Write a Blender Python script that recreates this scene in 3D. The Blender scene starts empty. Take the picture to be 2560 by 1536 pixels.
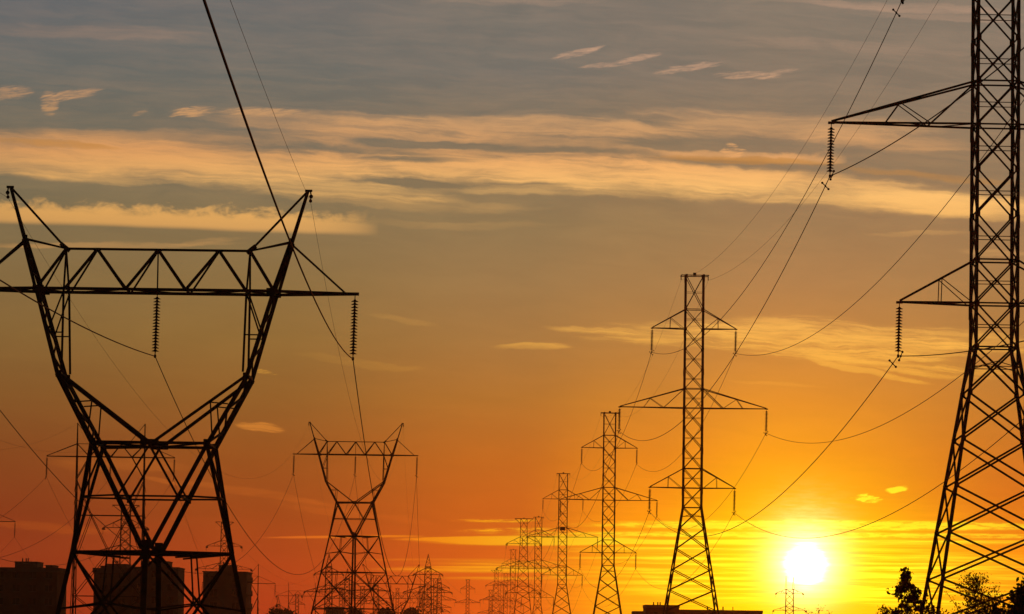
import bpy, math, random
from mathutils import Vector, Matrix
random.seed(7)
S = bpy.context.scene
C = S.collection
R = math.radians

# ------------------------------------------------------------------ camera
F = 11400.0                      # focal length in photo pixels (photo is 2560 wide)
CAMZ = 2.0
pitch = math.atan((1600 - 768) / F)
roll = R(0.8)
fw = Vector((0, math.cos(pitch), math.sin(pitch)))
_r0 = Vector((1, 0, 0)); _u0 = _r0.cross(fw)
rt = math.cos(roll) * _r0 + math.sin(roll) * _u0
up = -math.sin(roll) * _r0 + math.cos(roll) * _u0
cam_d = bpy.data.cameras.new('camera')
cam_d.sensor_width = 36.0
cam_d.lens = 36.0 * F / 2560
cam_d.clip_start = 0.5
cam_d.clip_end = 30000
cam = bpy.data.objects.new('camera', cam_d); C.objects.link(cam)
cam.matrix_world = Matrix((
    (rt.x, up.x, -fw.x, 0), (rt.y, up.y, -fw.y, 0), (rt.z, up.z, -fw.z, CAMZ), (0, 0, 0, 1)))
S.camera = cam

def at(px, py, Y):
    """world point seen at photo pixel (px,py) at distance Y along the line of view"""
    d = fw + rt * ((px - 1280) / F) + up * ((768 - py) / F)
    d = d / d.y * Y
    return Vector((d.x, d.y, d.z + CAMZ))

# ------------------------------------------------------------------ exposure
S.view_settings.view_transform = 'Standard'
S.view_settings.look = 'None'
S.view_settings.exposure = 0.0
S.view_settings.gamma = 1.0
S.view_settings.use_curve_mapping = False
S.cycles.use_denoising = True
S.cycles.max_bounces = 4
S.cycles.volume_bounces = 0

# ------------------------------------------------------------------ sun
SUN_AZ = math.atan((2022 - 1280) / F)
SUN_EL = math.atan((1600 - 1405) / F)
sun_dir = Vector((math.sin(SUN_AZ) * math.cos(SUN_EL), math.cos(SUN_AZ) * math.cos(SUN_EL), math.sin(SUN_EL)))
sd = bpy.data.lights.new('sun', 'SUN')
sd.energy = 0.07
sd.angle = R(0.5)
sd.color = (1.0, 0.16, 0.02)
so = bpy.data.objects.new('sun', sd); C.objects.link(so)
so.rotation_euler = (-sun_dir).to_track_quat('-Z', 'Y').to_euler()
so.location = (60, 0, 90)

# ------------------------------------------------------------------ world
def lin(c):
    return tuple(((v / 255) / 12.92 if v / 255 <= 0.04045 else ((v / 255 + 0.055) / 1.055) ** 2.4) for v in c)
W = bpy.data.worlds.new("World"); S.world = W; W.use_nodes = True
nt = W.node_tree; nt.nodes.clear()
class V:
    """tiny expression wrapper round node sockets"""
    def __init__(s, sock): s.s = sock
    def __add__(a, b): return mth('ADD', a, b)
    def __radd__(a, b): return mth('ADD', b, a)
    def __sub__(a, b): return mth('SUBTRACT', a, b)
    def __rsub__(a, b): return mth('SUBTRACT', b, a)
    def __mul__(a, b): return mth('MULTIPLY', a, b)
    def __rmul__(a, b): return mth('MULTIPLY', b, a)
    def __truediv__(a, b): return mth('DIVIDE', a, b)
def mth(op, a, b=None, c=None, clamp=False):
    n = nt.nodes.new('ShaderNodeMath'); n.operation = op; n.use_clamp = clamp
    for i, v in enumerate((a, b, c)):
        if v is None: continue
        if isinstance(v, V): nt.links.new(v.s, n.inputs[i])
        else: n.inputs[i].default_value = float(v)
    return V(n.outputs[0])
def clamp01(a): return mth('ADD', a, 0, clamp=True)
def sstep(v, a, b):
    n = nt.nodes.new('ShaderNodeMapRange'); n.interpolation_type = 'SMOOTHSTEP'
    nt.links.new(v.s, n.inputs['Value']); n.inputs['From Min'].default_value = a; n.inputs['From Max'].default_value = b
    return V(n.outputs[0])
def combine(x, y, z=0.0):
    n = nt.nodes.new('ShaderNodeCombineXYZ')
    for i, v in enumerate((x, y, z)):
        if isinstance(v, V): nt.links.new(v.s, n.inputs[i])
        else: n.inputs[i].default_value = v
    return V(n.outputs[0])
def noise(vec, scale=1.0, detail=4.0, rough=0.55, dist=0.0):
    n = nt.nodes.new('ShaderNodeTexNoise'); n.inputs['Scale'].default_value = scale
    n.inputs['Detail'].default_value = detail; n.inputs['Roughness'].default_value = rough
    n.inputs['Distortion'].default_value = dist
    nt.links.new(vec.s, n.inputs['Vector']); return V(n.outputs['Fac'])
def ramp(fac, stops):
    n = nt.nodes.new('ShaderNodeValToRGB'); cr = n.color_ramp
    cr.interpolation = 'LINEAR'
    while len(cr.elements) < len(stops): cr.elements.new(0.5)
    for e, (p, c) in zip(cr.elements, sorted(stops)): e.position = p; e.color = (*c, 1)
    nt.links.new(fac.s, n.inputs[0]); return V(n.outputs[0])
def mix(f, a, b, kind='MIX', clamp=False):
    n = nt.nodes.new('ShaderNodeMix'); n.data_type = 'RGBA'; n.blend_type = kind; n.clamp_result = clamp
    if isinstance(f, V): nt.links.new(f.s, n.inputs[0])
    else: n.inputs[0].default_value = f
    for i, v in ((6, a), (7, b)):
        if isinstance(v, V): nt.links.new(v.s, n.inputs[i])
        else: n.inputs[i].default_value = (*v, 1)
    return V(n.outputs[2])
tc = nt.nodes.new('ShaderNodeTexCoord')
sx = nt.nodes.new('ShaderNodeSeparateXYZ'); nt.links.new(tc.outputs['Generated'], sx.inputs[0])
DX, DY, DZ = (V(sx.outputs[i]) for i in range(3))
DYc = mth('MAXIMUM', DY, 0.05)
# azimuth and elevation of the sky direction, in units of 1/11.4 milliradian-thousandths
AX = DX / DYc * 11400.0 + 1280.0           # grows eastwards
EY = 1600.0 - DZ / DYc * 11400.0           # 1600 at the horizon, falls upwards
def sk(px, py):                            # measured photo position -> sky azimuth/elevation numbers
    d = at(px, py, 1.0) - Vector((0, 0, CAMZ))
    return d.x * F + 1280, 1600 - d.z * F

H = 1700.0
def col(stops): return [(max(0, min(1, y / H)), lin(c)) for y, c in stops]
ey01 = mth('DIVIDE', EY, H, clamp=True)
cols = [
 (0,    [(0,(106,108,109)),(180,(108,110,104)),(330,(114,110,95)),(520,(128,113,82)),(700,(136,110,68)),(850,(139,105,56)),(1000,(136,90,42)),(1150,(138,74,31)),(1300,(142,60,25)),(1500,(160,52,23)),(1650,(150,45,20))]),
 (640,  [(0,(111,111,108)),(180,(112,112,104)),(330,(120,113,97)),(520,(135,117,84)),(700,(143,115,69)),(850,(149,112,57)),(1000,(150,100,44)),(1150,(156,86,32)),(1300,(164,74,25)),(1420,(180,67,23)),(1540,(188,60,23)),(1650,(170,50,20))]),
 (1280, [(0,(122,117,107)),(180,(120,116,106)),(400,(135,118,91)),(560,(147,123,84)),(700,(160,125,78)),(850,(170,123,66)),(1000,(182,118,48)),(1150,(196,108,33)),(1300,(208,99,25)),(1420,(222,92,20)),(1540,(232,88,18)),(1650,(200,60,20))]),
 (1620, [(0,(127,119,107)),(180,(127,118,104)),(400,(142,121,91)),(560,(156,126,84)),(700,(168,128,78)),(850,(184,130,66)),(1000,(206,132,46)),(1150,(232,136,28)),(1300,(252,148,12)),(1420,(255,160,6)),(1540,(255,160,8)),(1650,(220,90,10))]),
 (1950, [(0,(132,122,107)),(200,(133,120,102)),(400,(148,124,94)),(560,(163,128,86)),(700,(180,132,80)),(850,(202,138,66)),(1000,(230,146,44)),(1120,(248,158,26)),(1220,(255,176,8)),(1320,(255,200,0)),(1420,(255,212,0)),(1540,(255,204,0)),(1650,(255,150,5))]),
 (2560, [(0,(138,124,107)),(200,(138,122,102)),(400,(150,125,94)),(560,(161,125,84)),(700,(172,128,76)),(850,(186,130,64)),(1000,(198,126,48)),(1120,(208,120,36)),(1220,(218,116,28)),(1320,(236,128,16)),(1420,(252,150,6)),(1540,(254,146,6)),(1650,(230,110,10))]),
]
base = ramp(ey01, col(cols[0][1]))
for i in range(1, len(cols)):
    base = mix(sstep(AX, cols[i-1][0], cols[i][0]), base, ramp(ey01, col(cols[i][1])))

# faint unevenness of the high haze is added further down
# wispy cloud texture fields (azimuth/elevation space, stretched along the horizon)
warp = noise(combine(AX * (1/420), EY * (1/110), 3.1), 1, 3, 0.5)
warp2 = noise(combine(AX * (1/90), EY * (1/40), 8.0), 1, 4, 0.6)
EYw = EY + (warp - 0.5) * 46.0 + (warp2 - 0.5) * 20.0
SL = EYw - AX * 0.045                       # fibres dip gently to the east
n_long = noise(combine(AX * (1/560), SL * (1/26), 0.0), 1, 5, 0.6)
n_fine = noise(combine(AX * (1/210) + EYw * (1/120), SL * (1/11), 5.0), 1, 6, 0.62, 0.3)
n_soft = noise(combine(AX * (1/240), SL * (1/46), 6.0), 1, 4, 0.6, 0.6)
n_fib = noise(combine(AX * (1/110) + EYw * (1/60), SL * (1/5.5), 7.0), 1, 5, 0.65, 0.2)
n_puff = noise(combine(AX * (1/60), EY * (1/34), 9.0), 1, 6, 0.6, 0.3)
n_wisp = noise(combine(AX * (1/44) + EY * (1/22), EY * (1/8) + AX * (1/110), 2.0), 1, 6, 0.68, 0.8)
n_mix = n_long * 0.32 + n_fine * 0.22 + n_soft * 0.40 + n_fib * 0.06
tex_soft = sstep(n_mix, 0.33, 0.67)
tex_fine = sstep(n_fine * 0.45 + n_soft * 0.3 + n_fib * 0.25, 0.36, 0.62)
tex_wisp = sstep(n_wisp, 0.34, 0.70)

thin = noise(combine(AX * (1/380), EY * (1/9), 1.0), 1, 4, 0.6)
thin2 = noise(combine(AX * (1/50), EY * (1/7), 4.0), 1, 5, 0.65)
t1 = sstep(thin, 0.40, 0.66)
t2 = sstep(thin2, 0.38, 0.66)
def blob(px, py, rx, ry, slope=0.0, amp=1.0, tex=tex_soft, floor=0.35, curve=0.0, p=1.0, y=None, roll_fix=True):
    cx, cy = sk(px, py)
    if roll_fix: slope = slope - 0.014
    dx = AX - cx
    dy = (y or EYw) - cy - dx * slope
    if curve: dy = dy - dx * dx * curve
    q = (dx * (1/rx)); w = (dy * (1/ry))
    f = mth('SUBTRACT', 1.0, q * q + w * w, clamp=True)
    f = sstep(f, 0.0, 1.0) if p == 1.0 else mth('POWER', f, p)
    if tex is None: return f * amp
    t = tex * (1 - floor) + floor
    if tex is t1 or tex is t2: return f * t * amp
    if tex is tex_wisp: return sstep(f + (tex - 0.5) * 0.9 * sstep(f, 0.0, 0.6), 0.05, 1.25) * t * amp * 1.15
    # feathered: the texture eats into the edges of the patch
    return sstep(f + (tex - 0.5) * (0.8 - floor * 0.5) * sstep(f, 0.0, 0.5), 0.0, 1.15) * t * amp

def puffy(px, py, rx, up_, dn, slope, amp, n):
    """cumulus-edged strip: ragged, puffy top and a clean flat base"""
    cx, cy = sk(px, py); slope -= 0.014
    dx = AX - cx
    dy = EY + (warp - 0.5) * 16.0 - cy - dx * slope
    top = mth('SUBTRACT', 1.0, mth('MAXIMUM', dy * (-1/up_), 0) + (0.62 - n) * 1.9 * sstep(dy * -1.0, -8, 26), clamp=True)
    bot = mth('SUBTRACT', 1.0, mth('MAXIMUM', dy * (1/dn), 0), clamp=True)
    q = dx * (1/rx)
    e = mth('SUBTRACT', 1.0, mth('POWER', mth('ABSOLUTE', q), 4.0), clamp=True)
    return sstep(top * bot, 0.0, 0.75) * e * amp

dens = [
 # the long bright band, branch by branch
 blob(120, 385, 620, 74, 0.03, 1.15, floor=0.5), blob(560, 405, 680, 60, 0.045, 1.2, floor=0.5), blob(420, 340, 620, 24, 0.03, 0.4),
 blob(1180, 418, 760, 56, 0.03, 0.95, floor=0.3), blob(1560, 436, 560, 62, 0.05, 1.0, floor=0.3), blob(2040, 474, 640, 56, 0.10, 1.2, floor=0.4),
 blob(2430, 516, 360, 42, 0.07, 1.0, floor=0.5), blob(1300, 318, 640, 34, 0.02, 0.85, floor=0.25), blob(820, 308, 400, 32, 0.04, 0.55),
 blob(1950, 312, 500, 40, 0.06, 0.65), blob(760, 468, 460, 38, 0.07, 0.7), blob(1250, 358, 700, 34, 0.04, 0.55), blob(330, 446, 340, 24, 0.04, 0.5),
 blob(1000, 508, 420, 22, 0.04, 0.2), blob(2200, 350, 300, 30, 0.08, 0.5), blob(1450, 482, 460, 18, 0.03, 0.4),
 puffy(1835, 392, 190, 30, 10, 0.04, 0.55, n_puff), puffy(2010, 402, 110, 34, 10, 0.04, 0.6, n_puff), blob(1832, 378, 44, 22, 0, 0.9, tex=tex_wisp, floor=0.4, y=EY + (n_puff - 0.5) * 70.0),
 # second strip, left
 puffy(380, 553, 570, 56, 22, 0.035, 1.5, n_puff), blob(240, 612, 420, 12, 0.0, 0.6), blob(520, 604, 120, 12, -0.1, 0.35), blob(1150, 560, 300, 14, 0.05, 0.1),
 # tufts high up
 blob(20, 232, 80, 24, -0.05, 0.7, tex=tex_wisp, y=EY), blob(178, 238, 100, 17, -0.16, 0.9, tex=tex_wisp, y=EY), blob(124, 258, 30, 42, 0.0, 0.9, tex=tex_wisp, y=EY),
 blob(480, 280, 76, 17, -0.1, 1.1, tex=tex_wisp, y=EY), blob(660, 280, 140, 16, 0.02, 0.6, tex=tex_wisp, y=EY), blob(350, 283, 26, 8, -0.3, 0.3, tex=tex_wisp, y=EY),
 blob(1440, 134, 74, 12, -0.20, 0.75, tex=tex_wisp, floor=0.4, y=EY), blob(1490, 121, 30, 6, -0.30, 0.6, tex=tex_wisp, floor=0.4, y=EY), blob(1520, 162, 92, 9, -0.10, 0.6, tex=tex_wisp, floor=0.4, y=EY), blob(1595, 146, 74, 12, -0.20, 0.75, tex=tex_wisp, floor=0.4, y=EY),
 blob(1720, 170, 110, 14, -0.14, 0.7, tex=tex_wisp, floor=0.3, y=EY), blob(1870, 189, 110, 14, 0.0, 0.7, tex=tex_wisp, floor=0.2, y=EY), blob(1940, 184, 70, 10, -0.20, 0.6, tex=tex_wisp, floor=0.4, y=EY),
 blob(2240, 16, 420, 16, 0.06, 0.6), blob(2380, 44, 300, 10, 0.05, 0.35), blob(2120, 118, 420, 22, 0.05, 0.18), blob(200, 80, 420, 26, 0.05, 0.22), blob(1300, 4, 300, 12, 0, 0.2),
 blob(2500, 632, 130, 12, 0.03, 0.75), blob(2290, 585, 160, 10, 0.0, 0.2),
 # middle of the sky, right
 blob(1330, 866, 120, 13, 0.0, 0.5), blob(1480, 824, 150, 12, 0.10, 0.5), blob(1800, 836, 460, 38, 0.02, 0.5, tex=tex_fine), blob(2080, 852, 460, 66, 0.06, 0.8, tex=tex_fine, floor=0.15),
 blob(2240, 905, 340, 34, 0.14, 0.85, tex=tex_fine, floor=0.2, curve=-0.00012), blob(2160, 930, 200, 11, 0.22, 0.7, floor=0.5, curve=-0.0003), blob(2300, 858, 330, 18, 0.06, 0.6, tex=tex_fine),
 blob(1950, 958, 160, 7, 0.03, 0.25), blob(1640, 850, 90, 12, 0.0, 0.45), blob(2430, 850, 200, 40, 0.1, 0.5, tex=tex_fine),
 # small ones, left
 blob(650, 1066, 74, 17, 0.08, 0.95, tex=tex_fine, floor=0.2), blob(660, 930, 40, 8, 0.2, 0.35, tex=tex_wisp, y=EY), blob(300, 1160, 220, 22, 0.03, 0.2),
 blob(640, 1235, 260, 16, 0.16, 0.34), blob(900, 1290, 260, 14, 0.12, 0.26), blob(410, 1205, 70, 10, 0.25, 0.4), blob(120, 1316, 230, 16, 0.05, 0.42),
 blob(1010, 800, 120, 10, 0.15, 0.12), blob(900, 905, 200, 12, 0.1, 0.1),
]
D = dens[0]
for d in dens[1:]: D = D + d
rift = (blob(1030, 394, 260, 13, 0.02, 0.8, floor=0.5) + blob(1080, 356, 300, 13, 0.02, 0.7, floor=0.4) + blob(960, 452, 240, 15, 0.05, 0.6, floor=0.4)
      + blob(1760, 366, 330, 12, 0.03, 0.6, floor=0.3) + blob(1400, 372, 300, 12, 0.03, 0.5) + blob(260, 420, 300, 11, 0.05, 0.35) + blob(2300, 432, 330, 14, 0.08, 0.5))
D = D - rift
D = mth('MAXIMUM', D, 0.0) + clamp01(n_mix - 0.44) * 0.6 * sstep(EY, 760, 200)
D = 1.0 - mth('EXPONENT', D * -1.15)
ccol = ramp(ey01, col([(0,(196,156,128)),(150,(200,158,128)),(290,(224,168,112)),(380,(240,172,106)),(470,(255,195,114)),(545,(246,184,102)),(620,(214,160,96)),(820,(250,184,84)),(940,(250,180,66)),(1060,(232,146,56)),(1230,(226,118,40)),(1320,(226,108,30))]))
# the band is duller to the west, away from the sun
dull = mix(sstep(AX, 300, 1500), ccol, ccol)
base = mix(1.0, base, combine(0.87 + n_soft * 0.16, 0.87 + n_soft * 0.16, 0.90 + n_soft * 0.12), 'MULTIPLY')
skyc = mix(clamp01(D * 1.12), base, mix(1.0, ccol, mix(sstep(AX, -200, 1500), (0.80, 0.78, 0.78), (1, 1, 1)), 'MULTIPLY'))
# brown shaded undersides inside the band
sh = clamp01(blob(1870, 402, 300, 13, 0.035, 0.9, floor=0.6, y=EY + (n_puff - 0.5) * 18.0) + blob(120, 358, 230, 12, 0.03, 0.7, floor=0.5) + blob(2330, 440, 320, 14, 0.08, 0.55, floor=0.4))
skyc = mix(sh, skyc, lin((190, 132, 66)))

# low sheets of cloud lit from behind near the sun
near = sstep(mth('ABSOLUTE', AX - 2040.0), 1150.0, 60.0)
def y_at(px, py): return sk(px, py)[1]
low = clamp01(
    blob(2080, 1314, 720, 15, 0.004, 2.6, tex=t2, floor=0.15, y=EY) + blob(1990, 1338, 900, 9, 0.006, 2.0, tex=t2, floor=0.15, y=EY) + blob(2000, 1356, 800, 9, 0.0, 1.8, tex=t1, floor=0.3, y=EY)
  + blob(1340, 1352, 330, 15, 0.0, 2.6, tex=t2, floor=0.6, y=EY) + blob(1140, 1347, 190, 6, -0.012, 1.6, tex=t2, floor=0.6, y=EY) + blob(800, 1343, 170, 4.5, -0.01, 0.9, tex=None, y=EY) + blob(960, 1341, 120, 4, 0, 0.8, tex=None, y=EY)
  + blob(1240, 1302, 130, 6, 0.0, 1.1, tex=t2, floor=0.0, y=EY) + blob(1270, 1325, 150, 6, -0.02, 1.3, tex=t2, floor=0.0, y=EY)
  + blob(1230, 1408, 260, 7, 0.0, 0.9, tex=t1, floor=0.3, y=EY) + blob(1180, 1424, 300, 11, 0.0, 1.5, tex=t1, floor=0.35, y=EY) + blob(1080, 1400, 260, 5, 0.0, 0.5, tex=t1, y=EY) + blob(1260, 1446, 240, 5, 0.0, 0.7, tex=t1, y=EY)
  + blob(1700, 1375, 420, 9, 0, 1.2, tex=t1, floor=0.2, y=EY) + blob(1660, 1396, 360, 5, 0, 0.7, tex=t1, floor=0.2, y=EY) + blob(2060, 1440, 700, 90, 0, 1.3, tex=t1, floor=0.0, y=EY) + blob(2300, 1500, 500, 40, 0, 0.5, tex=t1, floor=0.0, y=EY)
  + blob(1960, 1505, 260, 7, 0, 0.9, tex=t1, floor=0.4, y=EY) + blob(2200, 1441, 360, 5, 0, 0.6, tex=None, y=EY)
  + blob(2166, 1247, 50, 13, 0.10, 2.6, tex=tex_wisp, floor=0.1, y=EY + (n_puff - 0.5) * 34.0 + (n_wisp - 0.5) * 16.0) + blob(2241, 1224, 32, 9, -0.12, 3.0, tex=t2, floor=0.5, y=EY + (n_puff - 0.5) * 22.0)
  + blob(1640, 1448, 50, 10, 0.2, 0.35, tex=None, y=EY) + blob(1400, 1440, 60, 8, 0.15, 0.3, tex=None, y=EY))
lowc = mix(near, lin((255, 140, 8)), lin((255, 248, 44)))
lowc = mix(sstep(AX, 500, 1300), lin((226, 104, 34)), lowc)
skyc = mix(low * 0.9, skyc, lowc)
dk = clamp01(blob(2420, 1345, 300, 9, 0.0, 0.5, tex=t1, floor=0.3, y=EY) + blob(1120, 1440, 400, 8, 0, 0.18, tex=t1, y=EY) + blob(2300, 1460, 300, 8, 0, 0.3, tex=t1, y=EY))
skyc = mix(dk, skyc, lin((214, 96, 20)))

# sun disc and its aureole
nrm = nt.nodes.new('ShaderNodeVectorMath'); nrm.operation = 'DOT_PRODUCT'
nt.links.new(tc.outputs['Generated'], nrm.inputs[0]); nrm.inputs[1].default_value = sun_dir
sang = mth('ARCCOSINE', V(nrm.outputs['Value'])) * 11400.0      # angular distance, same unit
sw = sang + (thin - 0.5) * 44.0 + (thin2 - 0.5) * 16.0     # thin cloud bars break the rim
sdx = AX - (math.tan(SUN_AZ) * 11400 + 1280); sdy = EY - (1600 - math.tan(SUN_EL) * 11400)
g0 = mth('EXPONENT', sw * sw * (-1 / (2 * 50.0**2)))
gw = mth('EXPONENT', sdx * sdx * (-1 / (2 * 62.0**2)) + (sdy + 50) * (sdy + 50) * (-1 / (2 * 70.0**2)))
g1 = mth('EXPONENT', sdx * sdx * (-1 / (2 * 320.0**2)) + (sdy - 55) * (sdy - 55) * (-1 / (2 * 98.0**2)))
g2 = mth('EXPONENT', sang * (-1 / 210.0))
disc = sstep(sw, 64.0, 6.0)
black = (0, 0, 0)
skyc = mix(1.0, skyc, mix(g2, black, (0.4, 0.17, 0.0)), 'ADD')
skyc = mix(1.0, skyc, mix(g1 * (t1 * 0.55 + 0.58), black, (0.9, 0.5, 0.0)), 'ADD')
skyc = mix(1.0, skyc, mix(gw * (t2 * 0.8 + 0.4), black, (0.5, 0.42, 0.22)), 'ADD')
skyc = mix(1.0, skyc, mix(g0, black, (2.4, 2.0, 1.35)), 'ADD')
skyc = mix(1.0, skyc, mix(disc, black, (5.0, 4.5, 3.2)), 'ADD')

# Nishita sky for the rest of the dome
ns = nt.nodes.new('ShaderNodeTexSky'); ns.sky_type = 'NISHITA'; ns.sun_disc = False
ns.sun_elevation = SUN_EL; ns.sun_rotation = SUN_AZ
ns.air_density = 1.5; ns.dust_density = 3.0
nish = mix(1.0, V(ns.outputs[0]), (0.012, 0.012, 0.012), 'MULTIPLY')
front = sstep(DY, 0.80, 0.93) * sstep(DZ, 0.32, 0.18) 
fin = mix(front, nish, skyc)
SKYGAIN = 1.0
bg = nt.nodes.new('ShaderNodeBackground'); bg.inputs['Strength'].default_value = SKYGAIN
nt.links.new(fin.s, bg.inputs['Color'])
wo = nt.nodes.new('ShaderNodeOutputWorld'); nt.links.new(bg.outputs[0], wo.inputs['Surface'])
W.cycles.sampling_method = 'AUTOMATIC'

# ------------------------------------------------------------------ materials
def mat(name, c1, c2, rough=0.6, metal=0.0, scale=3.0):
    m = bpy.data.materials.new(name); m.use_nodes = True
    t = m.node_tree; b = t.nodes['Principled BSDF']
    co = t.nodes.new('ShaderNodeTexCoord'); n = t.nodes.new('ShaderNodeTexNoise')
    n.inputs['Scale'].default_value = scale; n.inputs['Detail'].default_value = 5
    t.links.new(co.outputs['Object'], n.inputs['Vector'])
    r = t.nodes.new('ShaderNodeValToRGB'); r.color_ramp.elements[0].position = 0.35; r.color_ramp.elements[1].position = 0.65
    r.color_ramp.elements[0].color = (*c1, 1); r.color_ramp.elements[1].color = (*c2, 1)
    t.links.new(n.outputs['Fac'], r.inputs[0]); t.links.new(r.outputs[0], b.inputs['Base Color'])
    b.inputs['Roughness'].default_value = rough; b.inputs['Metallic'].default_value = metal
    return m
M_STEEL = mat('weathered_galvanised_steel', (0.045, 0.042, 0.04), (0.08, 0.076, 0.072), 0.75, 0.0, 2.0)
M_PORC = mat('brown_glazed_porcelain', (0.05, 0.022, 0.014), (0.07, 0.03, 0.02), 0.35, 0, 6)
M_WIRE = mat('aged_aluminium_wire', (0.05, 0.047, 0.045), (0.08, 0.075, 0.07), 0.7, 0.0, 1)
M_PLATE = mat('painted_sign_plate', (0.05, 0.05, 0.05), (0.08, 0.08, 0.08), 0.5)
M_CONC = mat('grey_concrete', (0.16, 0.15, 0.14), (0.24, 0.23, 0.21), 0.9, 0, 0.2)
M_BRICK = mat('brown_brick', (0.14, 0.08, 0.06), (0.2, 0.12, 0.09), 0.9, 0, 0.5)
M_GLASS = mat('dark_window_glass', (0.03, 0.035, 0.04), (0.04, 0.045, 0.05), 0.15)
M_BARK = mat('grey_brown_bark', (0.05, 0.035, 0.025), (0.09, 0.07, 0.05), 0.9, 0, 8)
M_LEAF = mat('autumn_oak_leaf', (0.07, 0.05, 0.02), (0.12, 0.07, 0.03), 0.7, 0, 4)
def translucent(m, c, f):
    t = m.node_tree; o = [n for n in t.nodes if n.type == 'OUTPUT_MATERIAL'][0]; b = t.nodes['Principled BSDF']
    tr = t.nodes.new('ShaderNodeBsdfTranslucent'); tr.inputs[0].default_value = (*c, 1); mx = t.nodes.new('ShaderNodeMixShader'); mx.inputs[0].default_value = f
    t.links.new(b.outputs[0], mx.inputs[1]); t.links.new(tr.outputs[0], mx.inputs[2]); t.links.new(mx.outputs[0], o.inputs['Surface'])
translucent(M_LEAF, (0.30, 0.07, 0.02), 0.55)
M_LEAF2 = mat('dark_green_leaf', (0.03, 0.045, 0.02), (0.05, 0.07, 0.025), 0.7, 0, 4)
M_GRASS = mat('rough_dry_grass', (0.05, 0.06, 0.025), (0.11, 0.10, 0.05), 0.95, 0, 0.05)

# ------------------------------------------------------------------ helpers
class MB:
    def __init__(s): s.v = []; s.f = []
    def _frame(s, a, b, hint=None):
        d = (b - a).normalized()
        h = hint or (Vector((0, 0, 1)) if abs(d.z) < 0.9 else Vector((0, 1, 0)))
        x = d.cross(h)
        if x.length < 1e-4: x = d.cross(Vector((1, 0, 0)))
        x.normalize(); y = x.cross(d).normalized()
        return x, y
    def bar(s, a, b, w, hint=None, t=None):
        """solid rectangular bar"""
        a = Vector(a); b = Vector(b); x, y = s._frame(a, b, hint); t = t or w
        n = len(s.v)
        for p in (a, b):
            for (i, j) in ((-1, -1), (1, -1), (1, 1), (-1, 1)): s.v.append(p + x * (i * w / 2) + y * (j * t / 2))
        s.f += [(n, n+3, n+2, n+1), (n+4, n+5, n+6, n+7)] + [(n+i, n+(i+1) % 4, n+4+(i+1) % 4, n+4+i) for i in range(4)]
    def ang(s, a, b, w, hint=None):
        """steel angle section"""
        a = Vector(a); b = Vector(b); x, y = s._frame(a, b, hint); k = w * 0.14
        prof = [(0, 0), (w, 0), (w, k), (k, k), (k, w), (0, w)]
        n = len(s.v)
        for p in (a, b):
            for (i, j) in prof: s.v.append(p + x * (i - w / 2) + y * (j - w / 2))
        s.f += [tuple(n+i for i in range(5, -1, -1)), tuple(n+6+i for i in range(6))]
        s.f += [(n+i, n+(i+1) % 6, n+6+(i+1) % 6, n+6+i) for i in range(6)]
    def box(s, c, sx, sy, sz):
        c = Vector(c); n = len(s.v)
        for dz in (-.5, .5):
            for (i, j) in ((-.5, -.5), (.5, -.5), (.5, .5), (-.5, .5)): s.v.append(c + Vector((i*sx, j*sy, dz*sz)))
        s.f += [(n, n+3, n+2, n+1), (n+4, n+5, n+6, n+7)] + [(n+i, n+(i+1) % 4, n+4+(i+1) % 4, n+4+i) for i in range(4)]
    def tube(s, pts, rad, seg=6, cap=True):
        pts = [Vector(p) for p in pts]; n0 = len(s.v)
        rad = rad if hasattr(rad, '__len__') else [rad] * len(pts)
        px = None
        for i, p in enumerate(pts):
            d = (pts[min(i+1, len(pts)-1)] - pts[max(i-1, 0)]).normalized()
            h = Vector((0, 0, 1)) if abs(d.z) < 0.95 else Vector((1, 0, 0))
            x = d.cross(h).normalized() if px is None else (px - d * px.dot(d)).normalized()
            px = x; y = d.cross(x)
            for k in range(seg):
                a = 2 * math.pi * k / seg
                s.v.append(p + (x * math.cos(a) + y * math.sin(a)) * rad[i])
        for i in range(len(pts) - 1):
            for k in range(seg):
                s.f.append((n0+i*seg+k, n0+i*seg+(k+1) % seg, n0+(i+1)*seg+(k+1) % seg, n0+(i+1)*seg+k))
        if cap:
            s.f.append(tuple(n0+k for k in range(seg-1, -1, -1)))
            s.f.append(tuple(n0+(len(pts)-1)*seg+k for k in range(seg)))
    def lathe(s, prof, o, seg=10, axis=None):
        """prof: (radius, distance along axis) list"""
        o = Vector(o); ax = (axis or Vector((0, 0, -1))).normalized()
        x = ax.orthogonal().normalized(); y = ax.cross(x); n0 = len(s.v)
        for r, h in prof:
            for k in range(seg):
                a = 2 * math.pi * k / seg
                s.v.append(o + ax * h + (x * math.cos(a) + y * math.sin(a)) * r)
        for i in range(len(prof) - 1):
            for k in range(seg):
                s.f.append((n0+i*seg+k, n0+i*seg+(k+1) % seg, n0+(i+1)*seg+(k+1) % seg, n0+(i+1)*seg+k))
        s.f.append(tuple(n0+k for k in range(seg-1, -1, -1))); s.f.append(tuple(n0+(len(prof)-1)*seg+k for k in range(seg)))
    def ball(s, c, r, seg=8):
        s.lathe([(r*math.sin(math.pi*k/6)+1e-4, -r*math.cos(math.pi*k/6)) for k in range(7)], c, seg)
    def build(s, name, m, parent=None, loc=None):
        me = bpy.data.meshes.new(name); me.from_pydata([tuple(v) for v in s.v], [], s.f); me.update()
        me.materials.append(m)
        o = bpy.data.objects.new(name, me); C.objects.link(o)
        if parent: o.parent = parent
        if loc: o.location = loc
        return o
def tag(o, label=None, cat=None, group=None, kind=None):
    for k, v in (('label', label), ('category', cat), ('group', group), ('kind', kind)):
        if v: o[k] = v
    return o
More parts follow.
